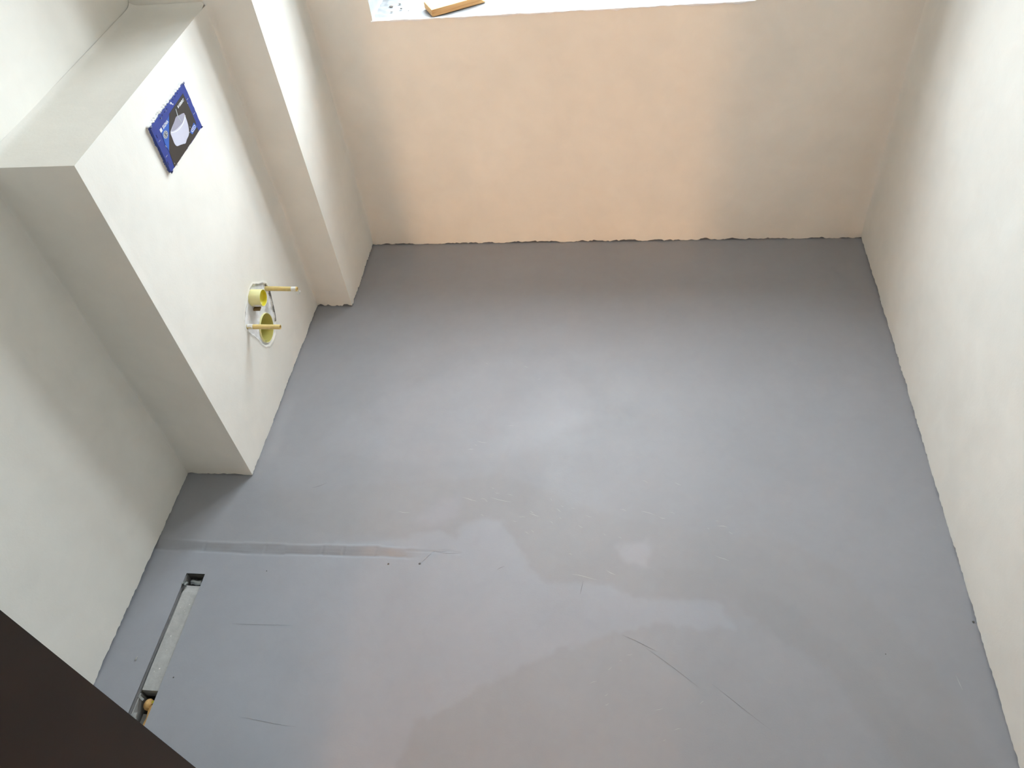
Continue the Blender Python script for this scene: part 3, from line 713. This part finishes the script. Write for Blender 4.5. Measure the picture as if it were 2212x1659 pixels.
# fine cut lines and slots in the blue rim
for (u, v) in ((.042, .768), (.017, .196), (.779, .978), (.709, .976), (.644, .970), (.447, .958), (.381, .956), (.312, .957), (.253, .950)):
    bm = bmesh.new(); a, b_ = (.005, .035) if u < .05 else (.007, .011)
    box_bm(bm, (TH - .001, (u - a) * PW, (v - b_) * PH), (TH + .0006, (u + a) * PW, (v + b_) * PH))
    bm_obj('rim_slot', bm, M_navy, parent=gd, label='dark slot')
bm = bmesh.new()
for (u, v, hz_) in ((.05, .66, 1), (.05, .32, 1), (.935, .70, 1), (.945, .36, 1), (.27, .93, 0), (.42, .945, 0)):
    a, b_ = (.022, .004) if hz_ else (.002, .022)
    box_bm(bm, (TH, (u - a) * PW, (v - b_) * PH), (TH + .0005, (u + a) * PW, (v + b_) * PH))
bm_obj('rim_scratches', bm, M_print_grey, parent=gd, kind='stuff')
for (u, v, du, dv_) in ((0, 0, -1, -1), (1, 0, 1, -1), (1, 1, 1, 1), (0, 1, -1, 1)):      # torn corner tips
    bm = bmesh.new()
    a = .0095
    P_ = [(TH + .0008, u * PW + du * .0035, v * PH + dv_ * .003), (TH + .0004, u * PW - du * a, v * PH + dv_ * .0012), (TH - .002, u * PW - du * .001, v * PH - dv_ * .004), (TH + .004, u * PW - du * .002, v * PH - dv_ * .001)]
    vs_ = [bm.verts.new(p) for p in P_]
    for f in ((0, 1, 2), (0, 2, 3), (0, 3, 1), (1, 3, 2)): bm.faces.new([vs_[k] for k in f])
    bm_obj('corner_tip', bm, M_navy, parent=gd, label='dark folded corner tip')
# rough plaster collar round the guard
def collar():
    V = []; F = []; 
    def strip(ax, ay, bx, by, nx, ny, w0, w1, h0, seed, n=60):
        b = len(V)
        for i in range(n + 1):
            t = i / n; x = ax + (bx - ax) * t; y = ay + (by - ay) * t
            r1 = random.uniform(0, 1); ww = w0 + (w1 - w0) * r1; hh = h0 * random.uniform(.55, 1.15)
            V.extend([(-.001, x + nx * ww, y + ny * ww), (hh * .7, x + nx * ww * .6, y + ny * ww * .6), (hh, x + nx * .0012, y + ny * .0012), (hh * .98, x - nx * .0006, y - ny * .0006)])
        for i in range(n):
            for j in range(3):
                a = b + i * 4 + j; F.append((a, a + 1, a + 5, a + 4))
    strip(-.002, PH, PW + .001, PH, 0, 1, .0015, .0045, .0088, 1)
    strip(0, 0, 0, PH, -1, 0, .0005, .0015, .003, 2)
    strip(0, 0, PW, 0, 0, -1, .0008, .0024, .0092, 3)
    strip(PW, 0, PW, PH, 1, 0, .0005, .0016, .007, 4)
    return mesh_from('plaster_collar', V, F, [M_patch])
link('plaster_collar', collar(), parent=gd, label='rough white plaster left along the top edge')
bm = bmesh.new()      # bites of plaster over the lower edge and one blob on the top rim
for (u, v, s_) in ((.06, .0, .0032), (.18, -.005, .0036), (.30, .0, .0025), (.55, -.004, .0030), (.78, .0, .0028), (.575, .955, .0038), (.600, .905, .0030), (.545, .985, .0030)):
    bmesh.ops.create_icosphere(bm, subdivisions=2, radius=s_, matrix=Matrix.Translation(uvp(u, v, -.001)) @ Matrix.Diagonal((.45, 1.3, 1.0, 1)))
for v in bm.verts: v.co += Vector([random.uniform(-.0006, .0006) for _ in range(3)])
bm_obj('plaster_blobs', bm, M_patch, smooth=True, parent=gd, kind='stuff')

# ------------------------------------------------------------------ wood offcut on the sill
e1 = Vector((.155, .087, 0)).normalized(); e2 = Vector((-e1.y, e1.x, 0)); wb = thing('wood_offcut', 'pale pine offcut lying at an angle on the rough window sill', 'wood', (-.622, 2.5445, WZ0 + .003))
wb.rotation_euler = (0, 0, math.atan2(e1.y, e1.x))
bm = bmesh.new(); box_bm(bm, (0, 0, 0), (.185, .078, .022))
for v in bm.verts:
    if v.co.x > .1: v.co.x += -.03 * (v.co.y < .01) * (v.co.z > .01) + .01 * (v.co.y > .01)
bm_obj('block', bm, M_wood, bevel=.0008, parent=wb)
bm = bmesh.new(); kc = (.036, .026)
c0 = [bm.verts.new((kc[0] + .0045 * math.cos(a), kc[1] + .003 * math.sin(a), .0224)) for a in [2 * math.pi * i / 16 for i in range(16)]]; c1 = [bm.verts.new((kc[0] + .003 * math.cos(a), kc[1] + .0018 * math.sin(a), .0224)) for a in [2 * math.pi * i / 16 for i in range(16)]]
for i in range(16): bm.faces.new((c0[i], c0[(i + 1) % 16], c1[(i + 1) % 16], c1[i]))
bm_obj('knot', bm, M_knot, parent=wb)

# plaster crumbs on the sill by the left reveal
def lump(name, loc, r, m, label, cat, group, sq=(1, 1, .5)):
    bm = bmesh.new(); bmesh.ops.create_icosphere(bm, subdivisions=2, radius=r)
    for v in bm.verts: v.co = Vector((v.co.x * sq[0], v.co.y * sq[1], v.co.z * sq[2])) * (1 + random.uniform(-.25, .25))
    o = bm_obj(name, bm, m, label=label, cat=cat, group=group); o.location = loc; return o
for (x, y, r, lb) in ((-.778, 2.640, .0055, 'largest plaster crumb on the sill, tucked against the left reveal'), (-.752, 2.658, .0042, 'plaster crumb farthest back on the sill near its left end'), (-.768, 2.600, .0034, 'small plaster crumb on the sill, closest to the front left corner'),
                      (-.740, 2.618, .0032, 'dark plaster crumb standing alone between the left reveal and the pine offcut'), (-.712, 2.60, .002, 'tiniest plaster crumb on the sill, nearest to the pine offcut')):
    lump('plaster_crumb', (x, y, WZ0 + .0035 + r * .3), r, M_debris if r != .0032 else M_darkdebris, lb, 'crumb', 'crumbs on the sill', (1.3, 1, .6))
for (x, y, r, lb) in ((-.665, 1.094, .0028, 'tiny dark grit on the floor below the end of the filler ridge'), (-.572, 1.096, .0034, 'tiny dark grit on the floor at the foot of the forked crack'), (.8735, 1.0, .003, 'tiny dark grit at the foot of the right wall'),
                      (-1.176, .731, .0018, 'tiny dark grit on the floor beside the drain slot'), (-1.02, 1.055, .0016, 'tiny dark grit on the floor just below the filler ridge'), (.646, .903, .0014, 'tiny dark grit alone on the right part of the floor')):
    lump('grit', (x, y, fh(x, y) + r * .2), r, M_darkdebris, lb, 'grit', None)
lump('plaster_crumb', (-1.302, .775, fh(-1.302, .775) + .001), .0042, M_debris, 'grey plaster crumb on the floor between left wall and drain slot', 'crumb', None, (.6, 1.5, .5))

# ------------------------------------------------------------------ drain slot
dc = thing('shower_drain', 'long narrow shower drain slot in the floor with a grey foam insert', 'drain', (SX0, SY0, -.0038))
SWd = SX1 - SX0; SL = SY1 - SY0
ZS = -.0062      # local floor level in the shower
bm = bmesh.new()
for lo, hi, mi in (((-.006, 0, -.150), (0.0005, SL, ZS - .001), 1), ((SWd - .0005, 0, -.150), (SWd + .006, SL, ZS - .001), 0), ((-.006, SL - .0005, -.150), (SWd + .006, SL + .006, ZS - .001), 0), ((-.006, -.006, -.150), (SWd + .006, .0, ZS - .001), 0), ((-.006, -.006, -.158), (SWd + .006, SL + .006, -.145), 0)):
    box_bm(bm, lo, hi, mi)
bm_obj('slot_trough', bm, [M_slot, M_slot2], parent=dc)
# foam insert: long strip with a bevelled left edge, sloping down to the far end
y0f, y1f = .697 - SY0, 1.004 - SY0
n_ = 40; V = []; F = []
for i in range(n_ + 1):
    t = i / n_; y = y0f + (y1f - y0f) * t; dz = -.0082 - .007 * sstep(.9, 1.0, t); j = .0006 * vnoise(y, 0, .02, 3)
    lft = .0012 + .0006 * math.sin(y * 30); edge = .0085 + .0015 * math.sin(y * 18)
    row = [(lft, y, -.05), (lft, y, dz - .0045), (edge - .002, y, dz + .0008), (edge + .001, y, dz), (SWd * .6, y, dz - .0008), (SWd - .008, y, dz), (SWd - .002, y, dz + .0012), (SWd - .0018, y, -.05)]
    V += [(p[0], p[1], p[2] + j) for p in row]
k = len(row)
for i in range(n_):
    for q_ in range(k - 1): a = i * k + q_; F.append((a, a + 1, a + k + 1, a + k))
F.append(tuple(range(k))); F.append(tuple(range(n_ * k + k - 1, n_ * k - 1, -1)))
link('foam_insert', mesh_from('foam_insert', V, F, [M_foam]), parent=dc, label='pale grey foam strip')
bm = bmesh.new()      # white crumbs on the foam
for (x, y) in ((.020, .235), (.043, .245), (.018, .05), (.030, .058), (.036, .225), (.025, .15), (.030, .11)):
    bmesh.ops.create_icosphere(bm, subdivisions=1, radius=random.uniform(.0010, .0022), matrix=Matrix.Translation((x, y0f + y, -.0078)) @ Matrix.Diagonal((1, 1.4, .5, 1)))
bm_obj('foam_crumbs', bm, M_tape, parent=dc, kind='stuff')
# bright metal tab in the far end and torn clip on its left
bm = bmesh.new(); V_ = []
pr = [(.002, -.026), (.009, -.017), (.014, -.019), (.019, -.024)]
for i in range(9):
    x = .012 + i * .0042
    for (dy, dz) in pr: V_.append((x, (1.0105 - SY0) + dy + .001 * math.sin(i * 1.1), dz + .0015 * math.sin(i * .8)))
F_ = [(i * 4 + j, i * 4 + j + 1, i * 4 + j + 5, i * 4 + j + 4) for i in range(8) for j in range(3)]
link('metal_tab', mesh_from('metal_tab', V_, F_, [M_metal], smooth=True), parent=dc, label='grey metal tab in the far end of the slot'); bm.free()
bm = bmesh.new()
for i in range(5):
    box_bm(bm, (.000 + i * .0028, 1.000 - SY0 + .004 * math.sin(i * 1.7), -.008 + .002 * i % .005), (.0045 + i * .0028, 1.006 - SY0 + .005 * math.sin(i * 1.7), .0005 + .001 * math.cos(i)))
for v in bm.verts: v.co += Vector([random.uniform(-.0015, .0015) for _ in range(3)])
bm_obj('torn_clip', bm, M_metal, parent=dc, label='torn shiny clip at the slot edge')
bm = bmesh.new(); box_bm(bm, (-.006, .996 - SY0, ZS - .002), (-.0045, 1.012 - SY0, ZS + .0022)); box_bm(bm, (-.0065, 1.012 - SY0, ZS - .002), (-.0035, 1.016 - SY0, ZS + .003))
bm_obj('nail', bm, M_slot, parent=dc)
bm = bmesh.new()      # grey side plate with metal clips beside the near opening
box_bm(bm, (-.0005, .52 - SY0, -.06), (.0035, .690 - SY0, -.012)); box_bm(bm, (.0, .52 - SY0, -.018), (.0130, .640 - SY0, -.014))
bm_obj('side_plate', bm, M_foam, parent=dc)
for yc in (.682, .632):
    bm = bmesh.new(); box_bm(bm, (-.002, -.003, -.0012), (.019, .003, .0012))
    c_ = bm_obj('metal_clip', bm, M_metal, bevel=.0004, parent=dc, label='small grey metal clip'); c_.location = (.000, yc - SY0, -.0105); c_.rotation_euler = (0, .25, -.5)
bm = bmesh.new()      # orange foam plug
bmesh.ops.create_icosphere(bm, subdivisions=3, radius=.0125, matrix=Matrix.Translation((.030, .665 - SY0, -.026)) @ Matrix.Diagonal((.95, 1.15, 1.0, 1)))
for v in bm.verts: v.co += v.normal * .0028 * float(vnoise(v.co.x + v.co.z, v.co.y, .006, 5)) * 2
bm_obj('foam_plug', bm, M_rag, smooth=True, parent=dc, label='pale orange foam plug')
V_ = []; F_ = []
for i in range(12):
    t = i / 11; y = .662 - SY0 - .070 * t; cx_ = .044 - .001 * t
    for (dx, dz) in ((-.009, -.030), (-.005, -.018), (.003, -.014), (.0105, -.017)): V_.append((cx_ + dx, y, dz + .002 * math.sin(i * 1.3 + dx * 300) - .004 * t))
for i in range(11):
    for j in range(3): a = i * 4 + j; F_.append((a, a + 1, a + 5, a + 4))
link('foam_strip', mesh_from('foam_strip', V_, F_, [M_rag], smooth=True), parent=dc, label='orange strip along the right side')
bm = bmesh.new(); bmesh.ops.create_cone(bm, cap_ends=True, segments=12, radius1=.0032, radius2=.003, depth=.012, matrix=Matrix.Translation((.0455, .671 - SY0, -.016)) @ Matrix.Rotation(.5, 4, 'X'))
bm_obj('screw_cap', bm, M_flush, parent=dc, label='small yellow cap')
bm = bmesh.new(); V_ = []
bm.free(); bm = bmesh.new(); box_bm(bm, (.012, .505 - SY0, -.052), (.034, .648 - SY0, -.046))
bm_obj('bottom_plate', bm, M_foam, parent=dc)
